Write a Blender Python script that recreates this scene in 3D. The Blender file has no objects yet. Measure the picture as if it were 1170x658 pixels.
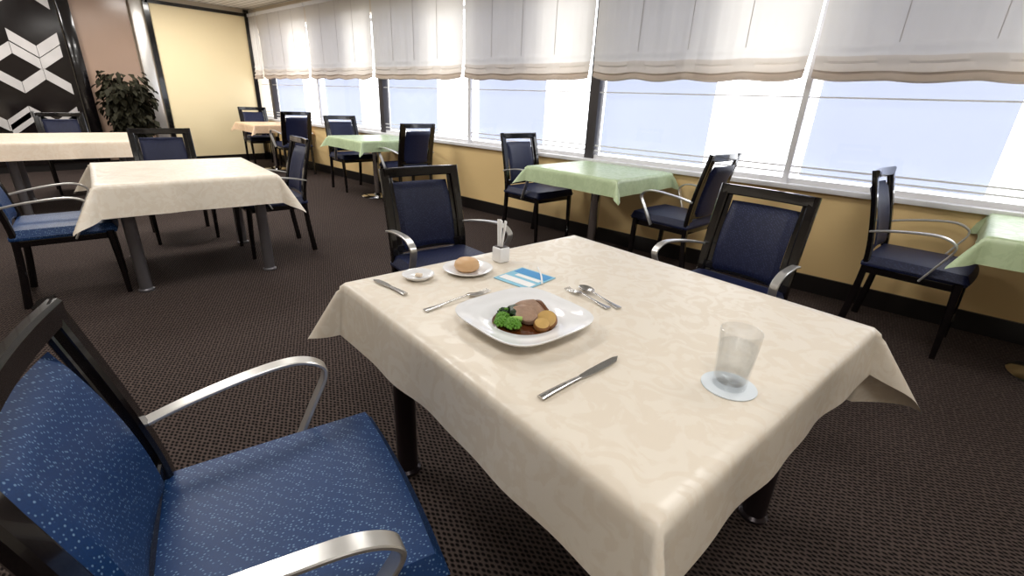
import bpy, bmesh, math, random
from mathutils import Vector, Matrix, Euler
random.seed(7)
sc = bpy.context.scene
D = bpy.data

# ------------------------------------------------------------------ materials
def s2l(c):
    return tuple(((x/255.0)/12.92 if x/255.0 <= .04045 else ((x/255.0+.055)/1.055)**2.4) for x in c)+(1.0,)
class NT:
    def __init__(s, name):
        s.m = D.materials.new(name); s.m.use_nodes = True
        s.t = s.m.node_tree; s.t.nodes.clear()
        s.out = s.n('ShaderNodeOutputMaterial')
    def n(s, typ, **kw):
        nd = s.t.nodes.new(typ)
        for k, v in kw.items(): setattr(nd, k, v)
        return nd
    def l(s, a, b): s.t.links.new(a, b)
    def coords(s, scale=(1, 1, 1), rot=(0, 0, 0)):
        tc = s.n('ShaderNodeTexCoord'); mp = s.n('ShaderNodeMapping')
        mp.inputs['Scale'].default_value = scale; mp.inputs['Rotation'].default_value = rot
        s.l(tc.outputs['Object'], mp.inputs['Vector']); return mp.outputs['Vector']
    def mix(s, fac, a, b):
        m = s.n('ShaderNodeMix', data_type='RGBA')
        for inp, v in ((m.inputs[0], fac), (m.inputs[6], a), (m.inputs[7], b)):
            if hasattr(v, 'is_linked') or hasattr(v, 'links'): s.l(v, inp)
            else: inp.default_value = v
        return m.outputs[2]
    def ramp(s, fac, stops):
        r = s.n('ShaderNodeValToRGB'); e = r.color_ramp.elements
        while len(e) < len(stops): e.new(.5)
        for el, (p, c) in zip(e, stops): el.position = p; el.color = c
        s.l(fac, r.inputs['Fac']); return r.outputs['Color']
def pbr(name, col, rough=.5, metal=0., noise=0., nscale=20., bump=0., bscale=200., coat=0., spec=.5, sheen=0.):
    t = NT(name); b = t.n('ShaderNodeBsdfPrincipled')
    c = s2l(col)
    b.inputs['Roughness'].default_value = rough; b.inputs['Metallic'].default_value = metal
    b.inputs['Coat Weight'].default_value = coat; b.inputs['Specular IOR Level'].default_value = spec
    b.inputs['Sheen Weight'].default_value = sheen
    v = t.coords()
    nz = t.n('ShaderNodeTexNoise'); nz.inputs['Scale'].default_value = nscale; nz.inputs['Detail'].default_value = 4
    t.l(v, nz.inputs['Vector'])
    k = 1-noise
    dark = (c[0]*k, c[1]*k, c[2]*k, 1)
    t.l(t.mix(nz.outputs['Fac'], dark, c), b.inputs['Base Color'])
    if bump:
        n2 = t.n('ShaderNodeTexNoise'); n2.inputs['Scale'].default_value = bscale; t.l(v, n2.inputs['Vector'])
        bp = t.n('ShaderNodeBump'); bp.inputs['Strength'].default_value = bump; bp.inputs['Distance'].default_value = .002
        t.l(n2.outputs['Fac'], bp.inputs['Height']); t.l(bp.outputs['Normal'], b.inputs['Normal'])
    t.l(b.outputs[0], t.out.inputs[0]); return t.m

M_black = pbr('black_lacquer', (14, 11, 13), .15, coat=.4, noise=.3)
M_silver = pbr('brushed_aluminium', (222, 220, 216), .3, metal=.8, noise=.06, nscale=60)
M_chrome = pbr('chrome', (205, 205, 205), .12, metal=1.)
M_legm = pbr('grey_metal_leg', (132, 130, 134), .3, metal=.7, noise=.1)
M_legd = pbr('grey_metal_leg_shaded', (50, 42, 46), .3, metal=.5, noise=.1)  # grey metal leg with the shade under the main table put into its colour
M_cream = pbr('cream_wall_paint', (244, 212, 152), .6, noise=.05, nscale=3)
M_panelc = pbr('pale_cream_panel', (252, 234, 190), .55, noise=.04, nscale=2)
M_pink = pbr('rosewood_lacquer_wall', (168, 142, 124), .2, noise=.15, nscale=2)
M_wall = pbr('warm_wall_paint', (225, 212, 192), .7, noise=.04, nscale=2)
M_base = pbr('black_baseboard', (22, 18, 18), .4, noise=.2)
M_white = pbr('white_porcelain', (244, 245, 247), .12, noise=.01, coat=.3)
M_frame = pbr('white_window_frame', (238, 238, 241), .4, noise=.03)
M_darkfr = pbr('dark_window_column', (70, 66, 68), .4, noise=.1)
M_paper = pbr('white_paper', (244, 244, 244), .7, noise=.02)
M_blue = pbr('blue_card', (60, 150, 212), .5, noise=.05)
M_teal = pbr('teal_card', (140, 202, 228), .5, noise=.05)
M_steel = pbr('cutlery_steel', (200, 198, 196), .2, metal=.95)
M_sauce = pbr('brown_sauce', (96, 50, 22), .15, noise=.35, nscale=30, coat=.4)
M_meat = pbr('braised_meat', (186, 152, 128), .4, noise=.5, nscale=70, bump=.5, bscale=150)
M_skin = pbr('browned_skin', (120, 76, 44), .3, noise=.4, nscale=60)
M_potato = pbr('roast_potato', (222, 182, 110), .4, noise=.35, nscale=60, bump=.3)
M_potrim = pbr('potato_crust', (156, 104, 52), .4, noise=.4, nscale=50)
M_broc = pbr('broccoli_floret', (112, 172, 52), .6, noise=.5, nscale=160, bump=1., bscale=400)
M_stem = pbr('broccoli_stem', (165, 205, 100), .5, noise=.2)
M_leafd = pbr('dark_greens', (32, 62, 26), .4, noise=.4)
M_bread = pbr('bread_crust', (236, 192, 142), .45, noise=.3, nscale=14)
M_butter = pbr('butter_pat', (235, 215, 190), .4, noise=.1)
M_leaf = pbr('plant_leaf', (48, 46, 30), .7, noise=.6, nscale=6, spec=.2)
M_trunk = pbr('plant_trunk', (70, 54, 40), .8, noise=.4)
M_pot = pbr('planter_dark', (48, 38, 34), .4, noise=.2)
M_tile = pbr('silver_marble_tile', (214, 210, 208), .2, noise=.3, nscale=5)
M_dglass = pbr('dark_mirror_panel', (26, 21, 21), .12, noise=.3)
M_coast = pbr('coaster_paper', (226, 234, 240), .7, noise=.05)

def ceil_mat():
    t = NT('white_slat_ceiling'); b = t.n('ShaderNodeBsdfPrincipled'); b.inputs['Roughness'].default_value = .6
    w = t.n('ShaderNodeTexWave', wave_type='BANDS', bands_direction='Y'); w.inputs['Scale'].default_value = 3.2
    t.l(t.coords(), w.inputs['Vector'])
    t.l(t.ramp(w.outputs['Fac'], [(0, s2l((150, 145, 140))), (.12, s2l((238, 236, 232)))]), b.inputs['Base Color'])
    t.l(b.outputs[0], t.out.inputs[0]); return t.m
M_ceil = ceil_mat()

def carpet():
    t = NT('woven_carpet'); b = t.n('ShaderNodeBsdfPrincipled'); b.inputs['Roughness'].default_value = .95
    b.inputs['Specular IOR Level'].default_value = .12
    v = t.coords((1, 1.7, 1), (0, 0, .72))
    vo = t.n('ShaderNodeTexVoronoi', voronoi_dimensions='2D'); vo.inputs['Scale'].default_value = 44; vo.inputs['Randomness'].default_value = .22
    t.l(v, vo.inputs['Vector'])
    nz = t.n('ShaderNodeTexNoise'); nz.inputs['Scale'].default_value = 260; nz.inputs['Detail'].default_value = 2; t.l(v, nz.inputs['Vector'])
    dots = t.ramp(vo.outputs['Distance'], [(.22, (0, 0, 0, 1)), (.48, (1, 1, 1, 1))])
    c1 = t.mix(nz.outputs['Fac'], s2l((52, 42, 40)), s2l((100, 87, 81)))
    col = t.mix(dots, s2l((14, 10, 10)), c1)
    t.l(col, b.inputs['Base Color'])
    bp = t.n('ShaderNodeBump'); bp.inputs['Strength'].default_value = .6; bp.inputs['Distance'].default_value = .004
    t.l(dots, bp.inputs['Height']); t.l(bp.outputs['Normal'], b.inputs['Normal'])
    t.l(b.outputs[0], t.out.inputs[0]); return t.m
M_carpet = carpet()

def fabric(name, base, dot, scale=190):
    t = NT(name); b = t.n('ShaderNodeBsdfPrincipled'); b.inputs['Roughness'].default_value = .5
    b.inputs['Specular IOR Level'].default_value = .4
    v = t.coords((1, .62, .62), (.3, .2, .4))
    vo = t.n('ShaderNodeTexVoronoi'); vo.inputs['Scale'].default_value = scale; vo.inputs['Randomness'].default_value = .5
    t.l(v, vo.inputs['Vector'])
    f = t.ramp(vo.outputs['Distance'], [(.17, (1, 1, 1, 1)), (.31, (0, 0, 0, 1))])
    nz = t.n('ShaderNodeTexNoise'); nz.inputs['Scale'].default_value = 400; t.l(v, nz.inputs['Vector'])
    bc = t.mix(nz.outputs['Fac'], tuple(x*.6 for x in s2l(base)[:3])+(1,), s2l(base))
    t.l(t.mix(f, bc, s2l(dot)), b.inputs['Base Color'])
    bp = t.n('ShaderNodeBump'); bp.inputs['Strength'].default_value = .3; bp.inputs['Distance'].default_value = .001
    t.l(f, bp.inputs['Height']); t.l(bp.outputs['Normal'], b.inputs['Normal'])
    t.l(b.outputs[0], t.out.inputs[0]); return t.m
M_fab = fabric('blue_dotted_upholstery_lit', (14, 58, 112), (106, 138, 172))  # window light painted into the upholstery as a brighter blue
M_fabd = fabric('blue_dotted_upholstery_dim', (15, 24, 62), (58, 70, 108))  # same upholstery without the window light, dimness painted in as darker blue

def cloth_mat(name, col, col2, shine=.36):
    t = NT(name); b = t.n('ShaderNodeBsdfPrincipled'); b.inputs['Roughness'].default_value = shine
    b.inputs['Specular IOR Level'].default_value = .55
    v = t.coords()
    n1 = t.n('ShaderNodeTexNoise'); n1.inputs['Scale'].default_value = 13; n1.inputs['Detail'].default_value = 3; n1.inputs['Distortion'].default_value = 2.2
    t.l(v, n1.inputs['Vector'])
    f = t.ramp(n1.outputs['Fac'], [(.46, (0, 0, 0, 1)), (.54, (1, 1, 1, 1))])
    t.l(t.mix(f, s2l(col), s2l(col2)), b.inputs['Base Color'])
    rr = t.ramp(f, [(0, (shine-.04,)*3+(1,)), (1, (shine+.10,)*3+(1,))]); t.l(rr, b.inputs['Roughness'])
    w = t.n('ShaderNodeTexNoise'); w.inputs['Scale'].default_value = 5; w.inputs['Detail'].default_value = 2; t.l(v, w.inputs['Vector'])
    bp = t.n('ShaderNodeBump'); bp.inputs['Strength'].default_value = .3; bp.inputs['Distance'].default_value = .01
    t.l(w.outputs['Fac'], bp.inputs['Height']); t.l(bp.outputs['Normal'], b.inputs['Normal'])
    t.l(b.outputs[0], t.out.inputs[0]); return t.m
M_clw = cloth_mat('ivory_damask_cloth', (236, 227, 212), (230, 219, 202))
M_clg = cloth_mat('pale_green_cloth', (190, 208, 168), (182, 201, 160))
M_clp = cloth_mat('peach_cloth', (240, 208, 174), (234, 200, 164))
M_clc = cloth_mat('cream_cloth', (240, 224, 204), (236, 218, 196))

def shade_mat(name, col, tr, ns=3, k=.9):
    t = NT(name); v = t.coords()
    d = t.n('ShaderNodeBsdfDiffuse'); tl = t.n('ShaderNodeBsdfTranslucent'); mx = t.n('ShaderNodeMixShader')
    nz = t.n('ShaderNodeTexNoise'); nz.inputs['Scale'].default_value = ns; nz.inputs['Detail'].default_value = 5; t.l(v, nz.inputs['Vector'])
    c = s2l(col); c2 = tuple(x*k for x in c[:3])+(1,)
    m = t.mix(nz.outputs['Fac'], c2, c)
    t.l(m, d.inputs['Color']); t.l(m, tl.inputs['Color']); mx.inputs[0].default_value = tr
    t.l(d.outputs[0], mx.inputs[1]); t.l(tl.outputs[0], mx.inputs[2]); t.l(mx.outputs[0], t.out.inputs[0]); return t.m
M_shade = shade_mat('linen_shade', (230, 225, 218), .36)
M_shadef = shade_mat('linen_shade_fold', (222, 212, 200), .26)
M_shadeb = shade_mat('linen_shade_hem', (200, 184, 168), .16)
M_seam = shade_mat('linen_seam', (208, 202, 196), .3)
M_film = shade_mat('frosted_blue_film', (172, 178, 196), .46, 1.5, .90)

def glass_mat(name, tint=(1, 1, 1, 1), gl=.05, edge=0):
    t = NT(name); tr = t.n('ShaderNodeBsdfTransparent'); tr.inputs['Color'].default_value = tint
    g = t.n('ShaderNodeBsdfGlossy'); g.inputs['Roughness'].default_value = .03
    mx = t.n('ShaderNodeMixShader'); mx.inputs[0].default_value = gl
    if edge:
        lw = t.n('ShaderNodeLayerWeight'); lw.inputs['Blend'].default_value = .18
        mr = t.n('ShaderNodeMapRange'); mr.inputs['To Min'].default_value = gl; mr.inputs['To Max'].default_value = edge
        t.l(lw.outputs['Facing'], mr.inputs['Value']); t.l(mr.outputs[0], mx.inputs[0])
    t.l(tr.outputs[0], mx.inputs[1]); t.l(g.outputs[0], mx.inputs[2]); t.l(mx.outputs[0], t.out.inputs[0]); return t.m
M_glass = glass_mat('window_glass', (.97, .98, 1, 1), .04)
M_tumb = glass_mat('tumbler_glass', (.99, .995, 1, 1), .04, .6)
M_water = glass_mat('water', (.975, .985, .99, 1), .02, .3)

# ------------------------------------------------------------------ mesh builder
class MB:
    def __init__(s): s.v = []; s.f = []; s.mi = []; s.mats = []
    def mid(s, m):
        if m not in s.mats: s.mats.append(m)
        return s.mats.index(m)
    def add(s, verts, faces, mat, M=None):
        o = len(s.v); k = s.mid(mat)
        s.v += [tuple(M @ Vector(p)) if M else tuple(p) for p in verts]
        s.f += [tuple(i+o for i in f) for f in faces]; s.mi += [k]*len(faces)
    def bm(s, bm, mat, M=None):
        bm.verts.index_update()
        s.add([v.co.copy() for v in bm.verts], [[v.index for v in f.verts] for f in bm.faces], mat, M); bm.free()
    def box(s, c, size, mat, rot=(0, 0, 0), bev=0., seg=2):
        bm = bmesh.new(); bmesh.ops.create_cube(bm, size=1)
        for v in bm.verts: v.co = Vector((v.co.x*size[0], v.co.y*size[1], v.co.z*size[2]))
        if bev: bmesh.ops.bevel(bm, geom=bm.edges[:], offset=bev, segments=seg, profile=.5, affect='EDGES')
        s.bm(bm, mat, Matrix.Translation(c) @ Euler(rot).to_matrix().to_4x4())
    def revolve(s, prof, c, mat, n=32, M=None):
        vs = []; fs = []
        for r, z in prof:
            for i in range(n):
                a = 2*math.pi*i/n; vs.append((c[0]+r*math.cos(a), c[1]+r*math.sin(a), c[2]+z))
        for j in range(len(prof)-1):
            for i in range(n):
                i2 = (i+1) % n; fs.append((j*n+i, j*n+i2, (j+1)*n+i2, (j+1)*n+i))
        if prof[0][0] > 1e-5: fs.append(tuple(range(n))[::-1])
        if prof[-1][0] > 1e-5: fs.append(tuple((len(prof)-1)*n+i for i in range(n)))
        s.add(vs, fs, mat, M)
    def ellip(s, c, r, mat, rot=(0, 0, 0), sub=2, jit=0.):
        bm = bmesh.new(); bmesh.ops.create_icosphere(bm, subdivisions=sub, radius=1)
        for v in bm.verts:
            k = 1+random.uniform(-jit, jit); v.co = Vector((v.co.x*r[0]*k, v.co.y*r[1]*k, v.co.z*r[2]*k))
        s.bm(bm, mat, Matrix.Translation(c) @ Euler(rot).to_matrix().to_4x4())
    def sweep(s, path, w, th, mat, wdir=(1, 0, 0), n=6, round_=False):
        P = [Vector(p) for p in path]; pts = []
        Q = [P[0]*2-P[1]]+P+[P[-1]*2-P[-2]]
        for i in range(1, len(Q)-2):
            for k in range(n):
                t = k/n; a, b, c, d = Q[i-1:i+3]
                pts.append(.5*((2*b)+(c-a)*t+(2*a-5*b+4*c-d)*t*t+(3*b-a-3*c+d)*t**3))
        pts.append(P[-1]); m = len(pts); vs = []; fs = []
        W = Vector(wdir)
        for i, p in enumerate(pts):
            T = (pts[min(i+1, m-1)]-pts[max(i-1, 0)]).normalized()
            X = (W-T*W.dot(T)).normalized(); N = T.cross(X).normalized(); t = i/(m-1)
            ww = (w(t) if callable(w) else w)/2; hh = (th(t) if callable(th) else th)/2
            cr = min(ww, hh)*.45
            sec = [(ww, hh-cr), (ww-cr, hh), (-ww+cr, hh), (-ww, hh-cr), (-ww, -hh+cr), (-ww+cr, -hh), (ww-cr, -hh), (ww, -hh+cr)]
            if round_: sec = [(ww*math.cos(a*math.pi/4), hh*math.sin(a*math.pi/4)) for a in range(8)]
            vs += [p+X*a+N*b for a, b in sec]
        for i in range(m-1):
            for k in range(8):
                k2 = (k+1) % 8; fs.append((i*8+k, i*8+k2, (i+1)*8+k2, (i+1)*8+k))
        fs.append(tuple(range(8))[::-1]); fs.append(tuple((m-1)*8+k for k in range(8)))
        s.add(vs, fs, mat)
    def prism(s, outline, z0, z1, mat, M=None):
        n = len(outline); vs = [(x, y, z0) for x, y in outline]+[(x, y, z1) for x, y in outline]
        fs = [tuple(range(n))[::-1], tuple(range(n, 2*n))]+[(i, (i+1) % n, n+(i+1) % n, n+i) for i in range(n)]
        s.add(vs, fs, mat, M)
    def mesh(s, name, ang=38):
        me = D.meshes.new(name); me.from_pydata(s.v, [], s.f)
        for m in s.mats: me.materials.append(m)
        me.polygons.foreach_set('material_index', s.mi)
        bm = bmesh.new(); bm.from_mesh(me); bmesh.ops.recalc_face_normals(bm, faces=bm.faces); bm.to_mesh(me); bm.free()
        me.polygons.foreach_set('use_smooth', [True]*len(me.polygons)); me.set_sharp_from_angle(angle=math.radians(ang))
        me.update(); return me
def obj(name, me, loc=(0, 0, 0), rz=0., parent=None):
    o = D.objects.new(name, me); sc.collection.objects.link(o); o.location = loc; o.rotation_euler = (0, 0, rz)
    if parent: o.parent = parent
    return o
def empty(name, loc=(0, 0, 0), rz=0.):
    o = D.objects.new(name, None); sc.collection.objects.link(o); o.location = loc; o.rotation_euler = (0, 0, rz); o.empty_display_size = .1; return o
def boxobj(name, lo, hi, mat, bev=0.):
    c = [(a+b)/2 for a, b in zip(lo, hi)]; sz = [abs(b-a) for a, b in zip(lo, hi)]
    b = MB(); b.box((0, 0, 0), sz, mat, bev=bev); return obj(name, b.mesh(name), c)
def quadobj(name, x0, x1, y, z0, z1, mat):
    b = MB(); b.add([(x0, y, z0), (x1, y, z0), (x1, y, z1), (x0, y, z1)], [(0, 1, 2, 3)], mat); return obj(name, b.mesh(name))

# ------------------------------------------------------------------ room shell
WY = 4.04; XL = -10.1; XR = 2.6; YB = -2.6; ZC = 2.62
boxobj('floor', (XL-.1, YB-.1, -.1), (XR+.1, WY+.2, 0), M_carpet)
boxobj('ceiling', (XL-.1, YB-.1, ZC), (XR+.1, WY+.2, ZC+.1), M_ceil)
boxobj('wall_left', (XL-.15, YB-.1, 0), (XL, WY+.2, ZC), M_wall)
boxobj('wall_right', (XR, YB-.1, 0), (XR+.12, WY+.2, ZC), M_wall)
boxobj('wall_front', (XL-.1, YB-.12, 0), (XR+.1, YB, ZC), M_wall)
SILL = .78; TOP = 2.3
boxobj('wall_window_lower', (XL, WY, 0), (XR, WY+.16, SILL-.03), M_cream)
boxobj('wall_window_upper', (XL, WY, TOP), (XR, WY+.16, ZC), M_wall)
boxobj('baseboard_window', (XL, WY-.02, 0), (XR, WY, .13), M_base)
boxobj('baseboard_left', (XL, YB, 0), (XL+.02, WY-.02, .12), M_base)
boxobj('trim_window_sill', (XL, WY-.045, SILL-.035), (XR, WY+.18, SILL), M_frame, .004)
b = MB()
for z0, z1 in ((.78, .815), (.850, .862), (.895, .907), (1.375, 1.385), (2.2, 2.24)):
    b.box(((XL+XR)/2, WY+.05, (z0+z1)/2), (XR-XL, .02, z1-z0), M_frame)
obj('trim_window_rails', b.mesh('rails'))
mull = [-9.68, -7.90, -6.11, -4.31, -2.60, -.84, .94]
for i, x in enumerate(mull):
    thick = i in (0, 2, 4, 6)
    w = .05 if thick else .02
    boxobj('trim_mullion_%d' % (i+1), (x-w, WY+.02, SILL), (x+w, WY+(.12 if thick else .06), TOP), M_darkfr if thick else M_frame, .003)
edges = [XL]+mull+[XR]
for i in range(len(edges)-1):
    a, c = edges[i], edges[i+1]
    if c-a < .2: continue
    w = empty('window_%d' % (i+1))
    g = quadobj('glass_pane', a+.02, c-.02, WY+.10, SILL, TOP, M_glass); g.parent = w
    if c-a > 1.2:
        L = c-a
        f = quadobj('frosted_film', a+.07, a+.62*L, WY+.115, SILL+.05, TOP, M_film); f.parent = w
def shade(name, x0, x1, ph):
    b = MB(); N = 72; prof = []
    for k in range(13): prof.append((2.50-k*.065, 0.0, 0))
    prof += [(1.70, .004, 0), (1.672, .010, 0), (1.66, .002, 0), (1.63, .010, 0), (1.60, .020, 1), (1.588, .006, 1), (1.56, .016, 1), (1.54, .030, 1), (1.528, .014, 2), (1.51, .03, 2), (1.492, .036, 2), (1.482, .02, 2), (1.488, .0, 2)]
    vs = []; L = x1-x0; cords = 4
    for z, y, h in prof:
        for i in range(N+1):
            u = i/N; x = x0+u*L
            sag = abs(math.sin(math.pi*u*cords))**1.3; low = max(0, (1.75-z)/.27); low = min(low, 1)
            zz = z-.014*low*sag+.004*low*math.sin(u*23+ph)+.018*low*(abs(2*u-1)**6)
            yy = WY-.06-y*(.6+.7*sag)-.008*low*math.sin(u*41+ph*2)-.003*math.sin(u*math.pi*2*9+ph)-.003*math.sin(u*math.pi*2*23+ph*3+z*2)
            edge = .012*low*(1 if i == 0 else -1 if i == N else 0)
            vs.append((x+edge, yy, zz))
    fl = ([], [], [])
    for j in range(len(prof)-1):
        for i in range(N):
            fl[prof[j+1][2]].append((j*(N+1)+i, j*(N+1)+i+1, (j+1)*(N+1)+i+1, (j+1)*(N+1)+i))
    b.add(vs, fl[0], M_shade)
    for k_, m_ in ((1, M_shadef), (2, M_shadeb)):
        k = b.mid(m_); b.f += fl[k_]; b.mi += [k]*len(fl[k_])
    for k in range(1, 4):
        b.box((x0+k/4*L, WY-.0685, 2.1), (.004, .003, .8), M_seam)
    b.box(((x0+x1)/2, WY-.05, 2.52), (L, .05, .05), M_frame)
    return obj(name, b.mesh(name, 60))
for i in range(len(edges)-1):
    a, c = edges[i], edges[i+1]
    if c-a < .2: continue
    shade('roman_shade', a+.015, c-.015, i*1.7)

# left end wall decoration
P = XL
boxobj('wall_panel_cream', (P, 2.50, .12), (P+.03, 3.93, 2.50), M_panelc)
b = MB()
for y in (2.45, 3.96): b.box((P+.025, y, 1.3), (.06, .07, 2.6), M_black)
b.box((P+.025, 3.2, 2.52), (.06, 1.5, .05), M_black)
obj('trim_panel_frame', b.mesh('pf'))
boxobj('trim_silver_column', (P, 2.22, 0), (P+.10, 2.38, ZC), M_silver, .01)
boxobj('wall_rosewood_panel', (P, 1.50, .12), (P+.03, 2.2, ZC), M_pink)
boxobj('trim_black_pilaster', (P, 1.36, 0), (P+.12, 1.50, ZC), M_black, .01)
b = MB(); b.box((P+.02, .0, 1.35), (.04, 2.7, 2.5), M_dglass)
def para(y, z, d, w=.26, h=.15, mat=M_tile):
    vs = [(P+.042, y, z), (P+.042, y+w, z+d*w*.75), (P+.042, y+w, z+d*w*.75+h), (P+.042, y, z+h)]
    vs += [(P+.056, a, c) for _, a, c in vs]
    b.add(vs, [(0, 1, 2, 3), (7, 6, 5, 4), (0, 4, 5, 1), (1, 5, 6, 2), (2, 6, 7, 3), (3, 7, 4, 0)], mat)
rows = [(1.42, -.04, [1, -1, 1, -1, 1]), (1.10, -.3, [1, -1, 1, -1, 1, -1]), (.78, .22, [-1, 1, -1, 1]), (1.78, .76, [-1, 1]), (2.22, .76, [1, -1]), (1.80, -.56, [1, -1, 1]), (.52, .5, [1, -1, 1])]
for z, y0, seq in rows:
    y = y0; zz = z
    for d in seq:
        if y+.26 < 1.35: para(y, zz, d)
        zz += d*.195; y += .265
obj('mosaic_wall_art', b.mesh('mosaic'))

# ------------------------------------------------------------------ chairs
def chair_mesh(fab, fabs, name):
    b = MB()
    for s in (-1, 1):
        b.sweep([(s*.212, -.265, 0), (s*.215, -.235, .25), (s*.215, -.225, .45), (s*.213, -.255, .65), (s*.210, -.320, .915)],
                lambda t: .032+.016*t, lambda t: .040-.014*t, M_black)
        b.sweep([(s*.218, .215, 0), (s*.222, .21, .2), (s*.226, .20, .42)], lambda t: .026+.014*t, lambda t: .026+.014*t, M_black, n=3)
        b.sweep([(s*.232, -.25, .600), (s*.250, -.15, .622), (s*.272, -.02, .640), (s*.282, .07, .642), (s*.285, .125, .620),
                 (s*.284, .138, .585), (s*.274, .100, .51), (s*.258, .04, .40)], .034, .010, M_silver, n=6)
    pts = [(x, -.308-.018*(1-(x/.22)**2), .892) for x in (-.215, -.11, 0, .11, .215)]
    b.sweep(pts, .026, .050, M_black, wdir=(0, 1, 0), n=4)
    b.sweep([(x, -.232-.012*(1-(x/.22)**2), .50) for x in (-.215, 0, .215)], .022, .04, M_black, wdir=(0, 1, 0), n=4)
    nx, nz = 14, 14; w0, w1 = .165, .165; z0, z1 = .475, .838
    for side, yy in ((1, .018), (-1, -.018)):
        vs = []; fs = []
        for j in range(nz+1):
            v = j/nz; z = z0+(z1-z0)*v
            y = -.228-.02*v-.075*v*v
            for i in range(nx+1):
                u = -1+2*i/nx; w = w0+(w1-w0)*v
                e = min(1, (1-abs(u))*7+.0)*min(1, (1-abs(2*v-1))*7)
                e = math.sqrt(max(0, 1-(1-e)**2))
                vs.append((u*w, y-.018*(1-u*u)+yy*e, z))
        for j in range(nz):
            for i in range(nx): fs.append((j*(nx+1)+i, j*(nx+1)+i+1, (j+1)*(nx+1)+i+1, (j+1)*(nx+1)+i))
        b.add(vs, fs, fab)
    for s in (-1, 1):
        b.sweep([(s*.180, -.232, .46), (s*.182, -.262, .65), (s*.184, -.322, .88)], .034, .014, M_black)
    b.box((0, -.01, .395), (.45, .44, .05), M_black, bev=.006)
    bm = bmesh.new(); bmesh.ops.create_grid(bm, x_segments=22, y_segments=22, size=1)
    for v in bm.verts:
        x, y = v.co.x, v.co.y; e = min(1, (1-max(abs(x), abs(y)))*8); e = math.sqrt(max(0, 1-(1-e)**2))
        ww = .255-.02*(1-y)*.5
        v.co = Vector((x*ww, -.005+y*.245+.012*(y > 0)*(1-x*x), .428+.042*e+.008*(1-x*x)*(1-y*y)))
    b.bm(bm, fabs)
    b.box((0, -.005, .420), (.475, .485, .022), fabs, bev=.008)
    return b.mesh(name)
CH = chair_mesh(M_fab, M_fab, 'dining_chair_mesh'); CHD = chair_mesh(M_fabd, M_fabd, 'dining_chair_dim_mesh')
def chair(x, y, deg, me=None, s=1., sx=1.):
    o = obj('dining_chair', me or CHD, (x, y, 0), math.radians(deg)); o.scale = (sx, 1, s); return o
chair(-.812, .262, -17, CH, .985, 1.07)
chair(-1.80, 1.57, -100)
chair(-.63, 2.24, 172)
chair(-4.00, .30, -8, CH)
chair(-4.10, 1.57, 172)
chair(-5.0, 1.15, -98)
chair(-8.0, .85, -92)
chair(-6.9, -.2, -8)
TY = 3.61; S_ = 1.075
chair(-2.84, TY, -96, s=S_); chair(-1.46, TY, 84, s=S_)
chair(.08, TY, -96, s=S_)
chair(-6.22, TY, -96, s=S_); chair(-4.97, TY, 84, s=S_)
chair(-9.3, TY, -96, s=S_); chair(-8.05, TY, 84, s=S_)

# ------------------------------------------------------------------ tables
def cloth(w, d, h, o, mat, seed, N=36, K=12, rip=.006, camp=None):
    rnd = random.Random(seed); ph = [rnd.uniform(0, 6) for _ in range(8)]
    ox0, ox1, oy0, oy1 = o if isinstance(o, tuple) else (o,)*4
    def axis(L, a, c):
        return [-L/2-a+a*i/K for i in range(K)]+[-L/2+L*i/N for i in range(N+1)]+[L/2+c*(i+1)/K for i in range(K)]
    X = axis(w, ox0, ox1); Y = axis(d, oy0, oy1); vs = []; fs = []; rb = .008; fl = .13
    amp = camp or [rnd.uniform(.85, 1.1) for _ in range(4)]
    for y in Y:
        for x in X:
            ex = max(0, abs(x)-w/2); ey = max(0, abs(y)-d/2); sx = 1 if x > 0 else -1; sy = 1 if y > 0 else -1
            if ex <= 1e-9 and ey <= 1e-9: vs.append((x, y, h)); continue
            if ex > 1e-9 and ey > 1e-9:
                r = math.hypot(ex, ey); phi = math.atan2(ey, ex)
                # normalised angle so that the fold crest runs to the cloth tip
                ox = ox1 if sx > 0 else ox0; oy = oy1 if sy > 0 else oy0; pt = math.atan2(oy, ox)
                q = .5*phi/pt if phi < pt else .5+.5*(phi-pt)/(math.pi/2-pt)
                sn = math.sin(math.pi*q); r *= 1+.12*sn**3
                a = r*(fl+.46*sn**2.2*amp[(sx > 0)+2*(sy > 0)])
                k = rb*(1-math.exp(-r/rb)); th = q*math.pi/2
                px = sx*(w/2+(a+k)*math.cos(th)); py = sy*(d/2+(a+k)*math.sin(th)); z = h-math.sqrt(max(0, r*r-a*a))+k*.5
                vs.append((px, py, min(z, h)))
            else:
                e = ex+ey; u = (y/d if ex > 0 else x/w)+.5; side = (0 if sx > 0 else 1) if ex > 0 else (2 if sy > 0 else 3)
                oo = (ox1, ox0, oy1, oy0)[side]
                win = math.sin(math.pi*min(max(u, 0), 1))
                rp = rip*(e/oo)*win*(math.sin(u*15+ph[side])+.5*math.sin(u*29+ph[side+4]))
                k = rb*(1-math.exp(-e/rb)); out = k+fl*e*(1-.55*win)+rp
                z = min(h, h-e*.99+k*.5)
                vs.append((sx*(w/2+out), y, z) if ex > 0 else (x, sy*(d/2+out), z))
    nx = len(X)
    for j in range(len(Y)-1):
        for i in range(nx-1): fs.append((j*nx+i, j*nx+i+1, (j+1)*nx+i+1, (j+1)*nx+i))
    b = MB(); b.add(vs, fs, mat); return b.mesh(mat.name, 80)
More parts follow.
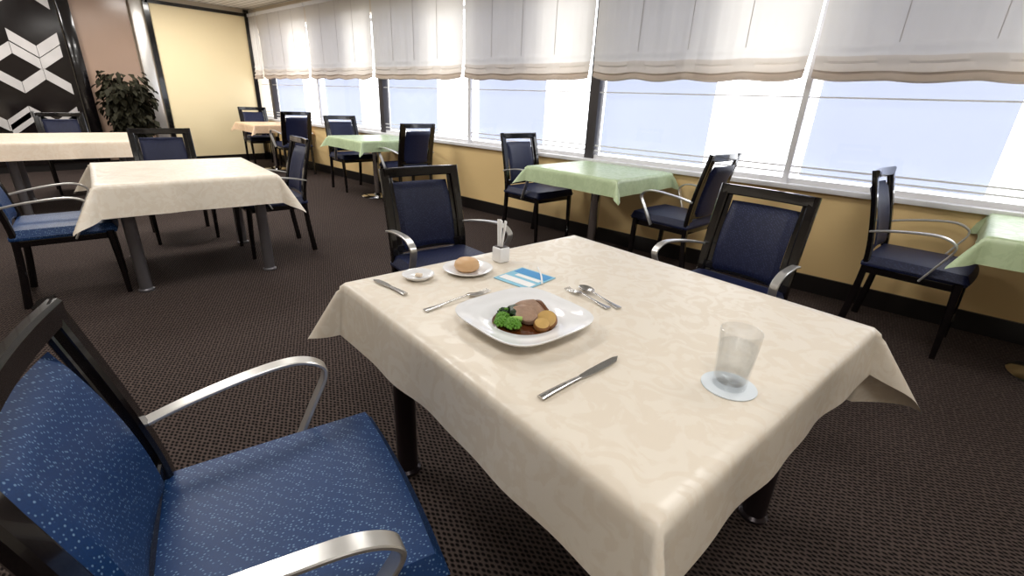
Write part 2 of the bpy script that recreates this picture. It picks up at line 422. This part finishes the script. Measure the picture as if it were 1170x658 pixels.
def four_leg_table(x, y, rz, w, d, h, o, mat, leg, seed, ins=.12, camp=None):
    t = empty('dining_table', (x, y, 0), rz)
    b = MB(); b.box((0, 0, h-.022), (w-.01, d-.01, .036), M_black, bev=.004)
    b.box((0, 0, h-.075), (w-.26, d-.26, .07), M_black)
    for sx in (-1, 1):
        for sy in (-1, 1):
            b.revolve([(0, 0), (.044, 0), (.046, .012), (.036, .02), (.036, h-.1), (.05, h-.06), (0, h-.05)], (sx*(w/2-ins), sy*(d/2-ins), 0), leg, 24)
    obj('table_frame', b.mesh('table_frame'), parent=t)
    obj('tablecloth', cloth(w, d, h, o, mat, seed, camp=camp), parent=t); return t
def pedestal_table(x, y, rz, w, d, h, o, mat, seed):
    t = empty('pedestal_table', (x, y, 0), rz)
    b = MB(); b.box((0, 0, h-.022), (w-.01, d-.01, .036), M_black, bev=.004)
    b.revolve([(0, 0), (.21, 0), (.21, .010), (.19, .018), (.06, .03), (.042, .05), (.042, h-.08), (.12, h-.05), (.12, h-.035), (0, h-.035)], (0, 0, 0), M_chrome, 40)
    obj('table_frame', b.mesh('ped_frame'), parent=t)
    obj('tablecloth', cloth(w, d, h, o, mat, seed, N=24, K=8), parent=t); return t
RZ = -.140
TZ = .72
four_leg_table(-.645, 1.122, RZ, 1.135, 1.05, TZ, (.145, .145, .18, .27), M_clw, M_legd, 3, camp=[.9, .85, .8, 1.05])
four_leg_table(-4.08, 1.00, -.14, 1.10, 1.00, TZ, .20, M_clw, M_legm, 5)
four_leg_table(-7.1, .75, -.1, 1.2, 1.15, TZ, .17, M_clc, M_legm, 8)
TH = .76
pedestal_table(-2.16, 3.56, -.06, .91, .82, TH, .13, M_clg, 11)
pedestal_table(.79, 3.54, -.06, 1.0, .86, TH, .14, M_clg, 12)
pedestal_table(-5.56, 3.56, -.08, .93, .82, TH, .13, M_clg, 13)
pedestal_table(-8.68, 3.56, -.06, .93, .82, TH, .13, M_clp, 14)

# ------------------------------------------------------------------ tableware
Z = TZ+.001
def superplate(name, c, a, n_, rz):
    b = MB(); vs = []; fs = []; S = 72
    prof = [(0, .006), (.30, .006), (.48, .006), (.54, .009), (.60, .018), (.75, .021), (.90, .026), (.985, .033), (1.0, .033), (.99, .029), (.88, .021), (.6, .010), (.50, .0), (0, .0)]
    for q, z in prof:
        for i in range(S):
            t = 2*math.pi*i/S; ct, st = math.cos(t), math.sin(t)
            rs = a/((abs(ct)**n_+abs(st)**n_)**(1/n_)); k = min(1, max(0, (q-.5)/.5)); rr = (a*1.02)*(1-k)+rs*k
            vs.append((q*rr*ct, q*rr*st, z))
    for j in range(len(prof)-1):
        for i in range(S): fs.append((j*S+i, j*S+(i+1) % S, (j+1)*S+(i+1) % S, (j+1)*S+i))
    b.add(vs, fs, M_white)
    return obj(name, b.mesh(name, 60), c, rz)
pl = empty('dinner_plate_with_food', (-.700, .860, Z), RZ); pl.scale = (1.08, 1.08, 1.08)
p = superplate('plate', (0, 0, 0), .142, 3.8, 0); p.parent = pl
b = MB()
b.revolve([(0, .0105), (.070, .0105), (.077, .0095), (.077, .007)], (0, 0, 0), M_sauce, 40)
obj('sauce', b.mesh('sauce'), parent=pl)
def slab(b, c, size, rot, wob):
    bm = bmesh.new(); bmesh.ops.create_cube(bm, size=1)
    bmesh.ops.subdivide_edges(bm, edges=bm.edges[:], cuts=5, use_grid_fill=True)
    for v in bm.verts:
        p = v.co*2; q = Vector((p.x*math.sqrt(1-p.y*p.y*.42), p.y*math.sqrt(1-p.x*p.x*.42), p.z*(1-.25*(p.x**4+p.y**4)*.5)))
        q *= 1+wob*math.sin(p.x*5+c[0]*300)*math.cos(p.y*4+c[1]*200)
        v.co = Vector((q.x*size[0]/2, q.y*size[1]/2, q.z*size[2]/2))
    b.bm(bm, M_meat, Matrix.Translation(c) @ Euler(rot).to_matrix().to_4x4())
b = MB()
slab(b, (-.012, .040, .027), (.074, .046, .017), (.55, .0, .25), .05)
slab(b, (-.006, .020, .030), (.078, .046, .016), (.5, .05, .2), .06)
slab(b, (.004, .000, .029), (.070, .042, .015), (.45, .1, .12), .06)
b.sweep([(-.044, .052, .026), (-.012, .058, .044), (.026, .052, .034)], .010, .006, M_skin, wdir=(0, 1, 0))
obj('braised_meat', b.mesh('meat', 70), parent=pl)
b = MB()
for c, r, ro in (((.048, .030, .022), .026, (.5, .35, 0)), ((.058, .004, .020), .019, (.3, .2, .5))):
    Mx = Matrix.Translation(c) @ Euler(ro).to_matrix().to_4x4()
    b.revolve([(0, -.009), (r*.85, -.008), (r, -.003), (r, .004), (r*.9, .0085)], (0, 0, 0), M_potrim, 28, Mx)
    b.revolve([(r*.9, .0086), (r*.6, .0098), (0, .0102)], (0, 0, 0), M_potato, 28, Mx)
obj('roast_potato', b.mesh('potato', 60), parent=pl)
b = MB()
def floret(cx, cy, cz, R, n, mat, mat2=None):
    for k in range(n):
        a = k*2.399; r = R*math.sqrt((k+.5)/n)
        b.ellip((cx+r*math.cos(a), cy+r*math.sin(a), cz+R*.75*(1-(r/R)**2)+random.uniform(-.001, .001)), (R*.22,)*3, mat if (k % 3 or not mat2) else mat2, sub=1, jit=.25)
floret(.016, -.050, .020, .020, 56, M_broc); floret(-.010, -.060, .018, .018, 46, M_broc); floret(-.026, -.044, .020, .017, 46, M_broc)
floret(-.050, -.020, .016, .018, 30, M_leafd, M_broc); floret(-.058, .006, .014, .014, 20, M_leafd)
b.sweep([(-.010, -.050, .018), (.0, -.030, .024), (.012, -.016, .024)], .016, .013, M_stem, wdir=(1, 0, 0), round_=True)
b.sweep([(-.066, .018, .014), (-.046, .006, .034), (-.02, -.010, .034), (-.008, -.022, .028)], .026, .003, M_leafd, wdir=(0, 1, 0))
obj('broccoli', b.mesh('broccoli', 80), parent=pl)

def place(name, b, p0, p1, z=Z, ang=50):
    d = Vector((p1[0]-p0[0], p1[1]-p0[1])); o = obj(name, b.mesh(name, ang), (p0[0], p0[1], z), math.atan2(d.y, d.x)); return o
def knife(L):
    b = MB(); k = L/.25
    b.sweep([(0, 0, .004), (.03*k, 0, .005), (.07*k, 0, .005), (.115*k, 0, .004)], lambda t: .019-.007*t, lambda t: .008-.002*t, M_steel, wdir=(0, 1, 0), round_=True)
    o = [(.11, -.004), (.125, -.008), (.16, -.011), (.20, -.011), (.23, -.008), (.25, .004), (.235, .0085), (.2, .0095), (.15, .0085), (.12, .006), (.11, .004)]
    b.prism([(x*k, y) for x, y in o], .0025, .0048, M_steel); return b
def handle(b, L):
    b.sweep([(0, 0, .003), (.25*L, 0, .0035), (.5*L, 0, .006), (L, 0, .010)], lambda t: .020-.015*min(1, t*1.3) if t < .77 else .0055, .0035, M_steel, wdir=(0, 1, 0))
def fork(L):
    b = MB(); H = L*.63; handle(b, H)
    b.sweep([(H-.003, 0, .010), (H+.012, 0, .0085), (H+.03, 0, .005)], lambda t: .006+.02*min(1, t*1.4), .003, M_steel, wdir=(0, 1, 0))
    for q in (-.0096, -.0032, .0032, .0096):
        b.sweep([(H+.026, q, .005), (H+.055, q, .0025), (L, q*1.02, .006)], lambda t: .004-.0018*t, .0028, M_steel, wdir=(0, 1, 0), n=4)
    return b
def spoon(L):
    b = MB(); H = L*.68; handle(b, H); rx = (L-H)/2+.003; ry = .02
    vs = []; fs = []; R_, S = 6, 24
    for side in (0, 1):
        for j in range(R_+1):
            for i in range(S):
                t = 2*math.pi*i/S; q = j/R_
                vs.append((H-.004+rx+q*rx*math.cos(t), q*ry*math.sin(t), .002+.009*q*q+(.0015 if side else 0)))
    for side in (0, 1):
        o = side*(R_+1)*S
        for j in range(R_):
            for i in range(S): fs.append((o+j*S+i, o+j*S+(i+1) % S, o+(j+1)*S+(i+1) % S, o+(j+1)*S+i))
    for i in range(S): fs.append((R_*S+i, R_*S+(i+1) % S, (R_+1)*S+R_*S+(i+1) % S, (R_+1)*S+R_*S+i))
    b.add(vs, fs, M_steel); return b
place('dinner_knife', knife(.26), (-.46, .63), (-.43, .90))
place('dinner_fork', fork(.235), (-.94, .725), (-.925, .965))
place('butter_knife', knife(.165), (-1.07, .755), (-1.23, .757))
place('dessert_fork', fork(.18), (-.595, 1.115), (-.775, 1.155))
place('dessert_spoon', spoon(.175), (-.575, 1.140), (-.745, 1.190))

def round_dish(name, c, r, hgt=.014):
    b = MB(); b.revolve([(0, .004), (r*.6, .004), (r*.7, .007), (r*.95, hgt), (r, hgt), (r*.97, hgt-.003), (r*.7, .002), (r*.62, 0), (0, 0)], (0, 0, 0), M_white, 48)
    return obj(name, b.mesh(name, 60), c)
e = empty('butter_dish', (-1.16, .872, Z)); d_ = round_dish('dish', (0, 0, 0), .052, .016); d_.parent = e
b = MB(); b.box((0, .002, .010), (.022, .016, .010), M_butter, (0, 0, .4), .003); obj('butter_pat', b.mesh('butter'), parent=e)
e = empty('bread_plate', (-1.10, 1.035, Z)); d_ = round_dish('plate', (0, 0, 0), .085, .016); d_.parent = e
b = MB(); b.revolve([(0, .0), (.032, .0), (.040, .007), (.044, .016), (.041, .028), (.031, .037), (.016, .042), (0, .044)], (-.004, 0, .005), M_bread, 36); obj('bread_roll', b.mesh('roll', 80), parent=e)
e = empty('sugar_stick_holder', (-1.10, 1.20, Z), RZ)
b = MB(); b.box((0, 0, .028), (.048, .048, .056), M_white, bev=.006, seg=3); b.box((0, 0, .0565), (.038, .038, .002), M_pot)
obj('cup', b.mesh('cup'), parent=e)
b = MB()
for i in range(7):
    x = -.009+.003*i; tilt = -.14+.045*i
    b.box((x+.03*math.sin(tilt), random.uniform(-.008, .008), .098), (.0062, .0045, .11), M_paper, (random.uniform(-.08, .08), tilt, 0))
obj('sugar_sticks', b.mesh('sticks'), parent=e)
e = empty('menu_card', (-.925, 1.13, Z), .02)
b = MB(); b.box((0, 0, .001), (.145, .150, .0015), M_teal); b.box((0, -.04, .0022), (.13, .035, .0008), M_paper); b.box((0, .045, .0022), (.13, .045, .0008), M_blue); b.box((.01, .005, .0022), (.10, .02, .0008), M_paper)
obj('card', b.mesh('card'), parent=e)
b = MB(); b.sweep([(-.03, .11, .004), (.03, .05, .006), (.08, -.01, .004)], .006, .006, M_paper, wdir=(0, 0, 1), round_=True); obj('wrapped_toothpick', b.mesh('tp'), parent=e)
e = empty('water_glass', (-.205, .955, Z))
b = MB(); b.revolve([(0, 0), (.056, 0), (.056, .002), (0, .002)], (0, 0, 0), M_coast, 40); obj('coaster', b.mesh('coaster'), parent=e)
b = MB(); b.revolve([(0, .003), (.032, .003), (.033, .006), (.041, .132), (.0395, .133), (.038, .131), (.0305, .018), (.028, .014), (0, .013)], (0, 0, 0), M_tumb, 48); obj('tumbler', b.mesh('tumbler', 60), parent=e)
b = MB(); b.revolve([(0, .0145), (.0285, .0145), (.0303, .018), (.0362, .100), (0, .100)], (0, 0, 0), M_water, 48); obj('water', b.mesh('water', 60), parent=e)

# ------------------------------------------------------------------ plant
e = empty('potted_plant', (-9.55, 1.80, 0))
b = MB(); b.revolve([(0, 0), (.15, 0), (.20, .30), (.21, .38), (.19, .38), (.18, .34), (0, .34)], (0, 0, 0), M_pot, 32); obj('planter', b.mesh('planter'), parent=e)
b = MB(); tips = []
for k in range(44):
    a = k*2.4; r = .08+.24*random.random(); z1 = .6+.78*random.random()
    b.sweep([(0, 0, .33), (r*.35*math.cos(a), r*.35*math.sin(a), z1*.6+.1), (r*math.cos(a), r*math.sin(a), z1)], .010, .010, M_trunk, round_=True, n=3)
    for j in range(40):
        t = random.uniform(.3, 1.02); tips.append((r*t*math.cos(a)+random.uniform(-.09, .09), r*t*math.sin(a)+random.uniform(-.09, .09), .35+(z1-.3)*t+random.uniform(-.05, .05), a))
for x, y, z, a in tips:
    L = random.uniform(.08, .14); W_ = L*.32; M = Matrix.Translation((x, y, z)) @ Euler((random.uniform(-.5, .5), random.uniform(.3, 1.4), a+random.uniform(-.8, .8))).to_matrix().to_4x4()
    b.add([(0, 0, 0), (L*.4, W_, .01), (L*.8, W_*.6, 0), (L, 0, -.02), (L*.8, -W_*.6, 0), (L*.4, -W_, .01), (L*.45, 0, -.006)],
          [(0, 6, 1), (1, 6, 2), (2, 6, 3), (3, 6, 4), (4, 6, 5), (5, 6, 0)], M_leaf, M)
obj('foliage', b.mesh('foliage', 180), parent=e)

# ------------------------------------------------------------------ light
w = D.worlds.new('sky'); sc.world = w; w.use_nodes = True
bg = w.node_tree.nodes['Background']; bg.inputs['Color'].default_value = (.97, .98, 1, 1); bg.inputs['Strength'].default_value = 4.0
def area(name, loc, size, energy, col=(1, .965, .92), rot=(0, 0, 0), sy=None):
    l = D.lights.new(name, 'AREA'); l.shape = 'RECTANGLE'; l.size = size; l.size_y = sy or size; l.energy = energy; l.color = col
    o = D.objects.new(name, l); sc.collection.objects.link(o); o.location = loc; o.rotation_euler = rot; return o
for x, y, e_ in ((-8.6, .6, 55), (-8.6, 2.6, 42), (-5.6, .6, 42), (-5.6, 2.4, 30), (-2.7, .2, 30), (-2.7, 2.2, 24), (.3, .0, 24), (.3, 2.2, 18)):
    area('ceiling_fill', (x, y, ZC-.03), .7, e_)  # unseen fill lamps added under the ceiling to brighten the room
# ------------------------------------------------------------------ camera
f, yaw, pitch, roll = 533.8, .714, .379, -.043
cy, sy = math.cos(yaw), math.sin(yaw); cp, sp = math.cos(pitch), math.sin(pitch)
fwd = Vector((-sy*cp, cy*cp, -sp)); right = Vector((cy, sy, 0)); down = fwd.cross(right)
cr, sr = math.cos(roll), math.sin(roll)
r2 = cr*right+sr*down; d2 = -sr*right+cr*down
cam = D.cameras.new('camera'); co = D.objects.new('camera', cam); sc.collection.objects.link(co)
m3 = Matrix((r2, -d2, -fwd)).transposed()
co.matrix_world = Matrix.Translation((0, 0, 1.265)) @ m3.to_4x4()
cam.sensor_width = 36; cam.lens = 36*f/1170; cam.clip_start = .02
sc.camera = co
sc.view_settings.view_transform = 'Standard'
sc.view_settings.look = 'None'
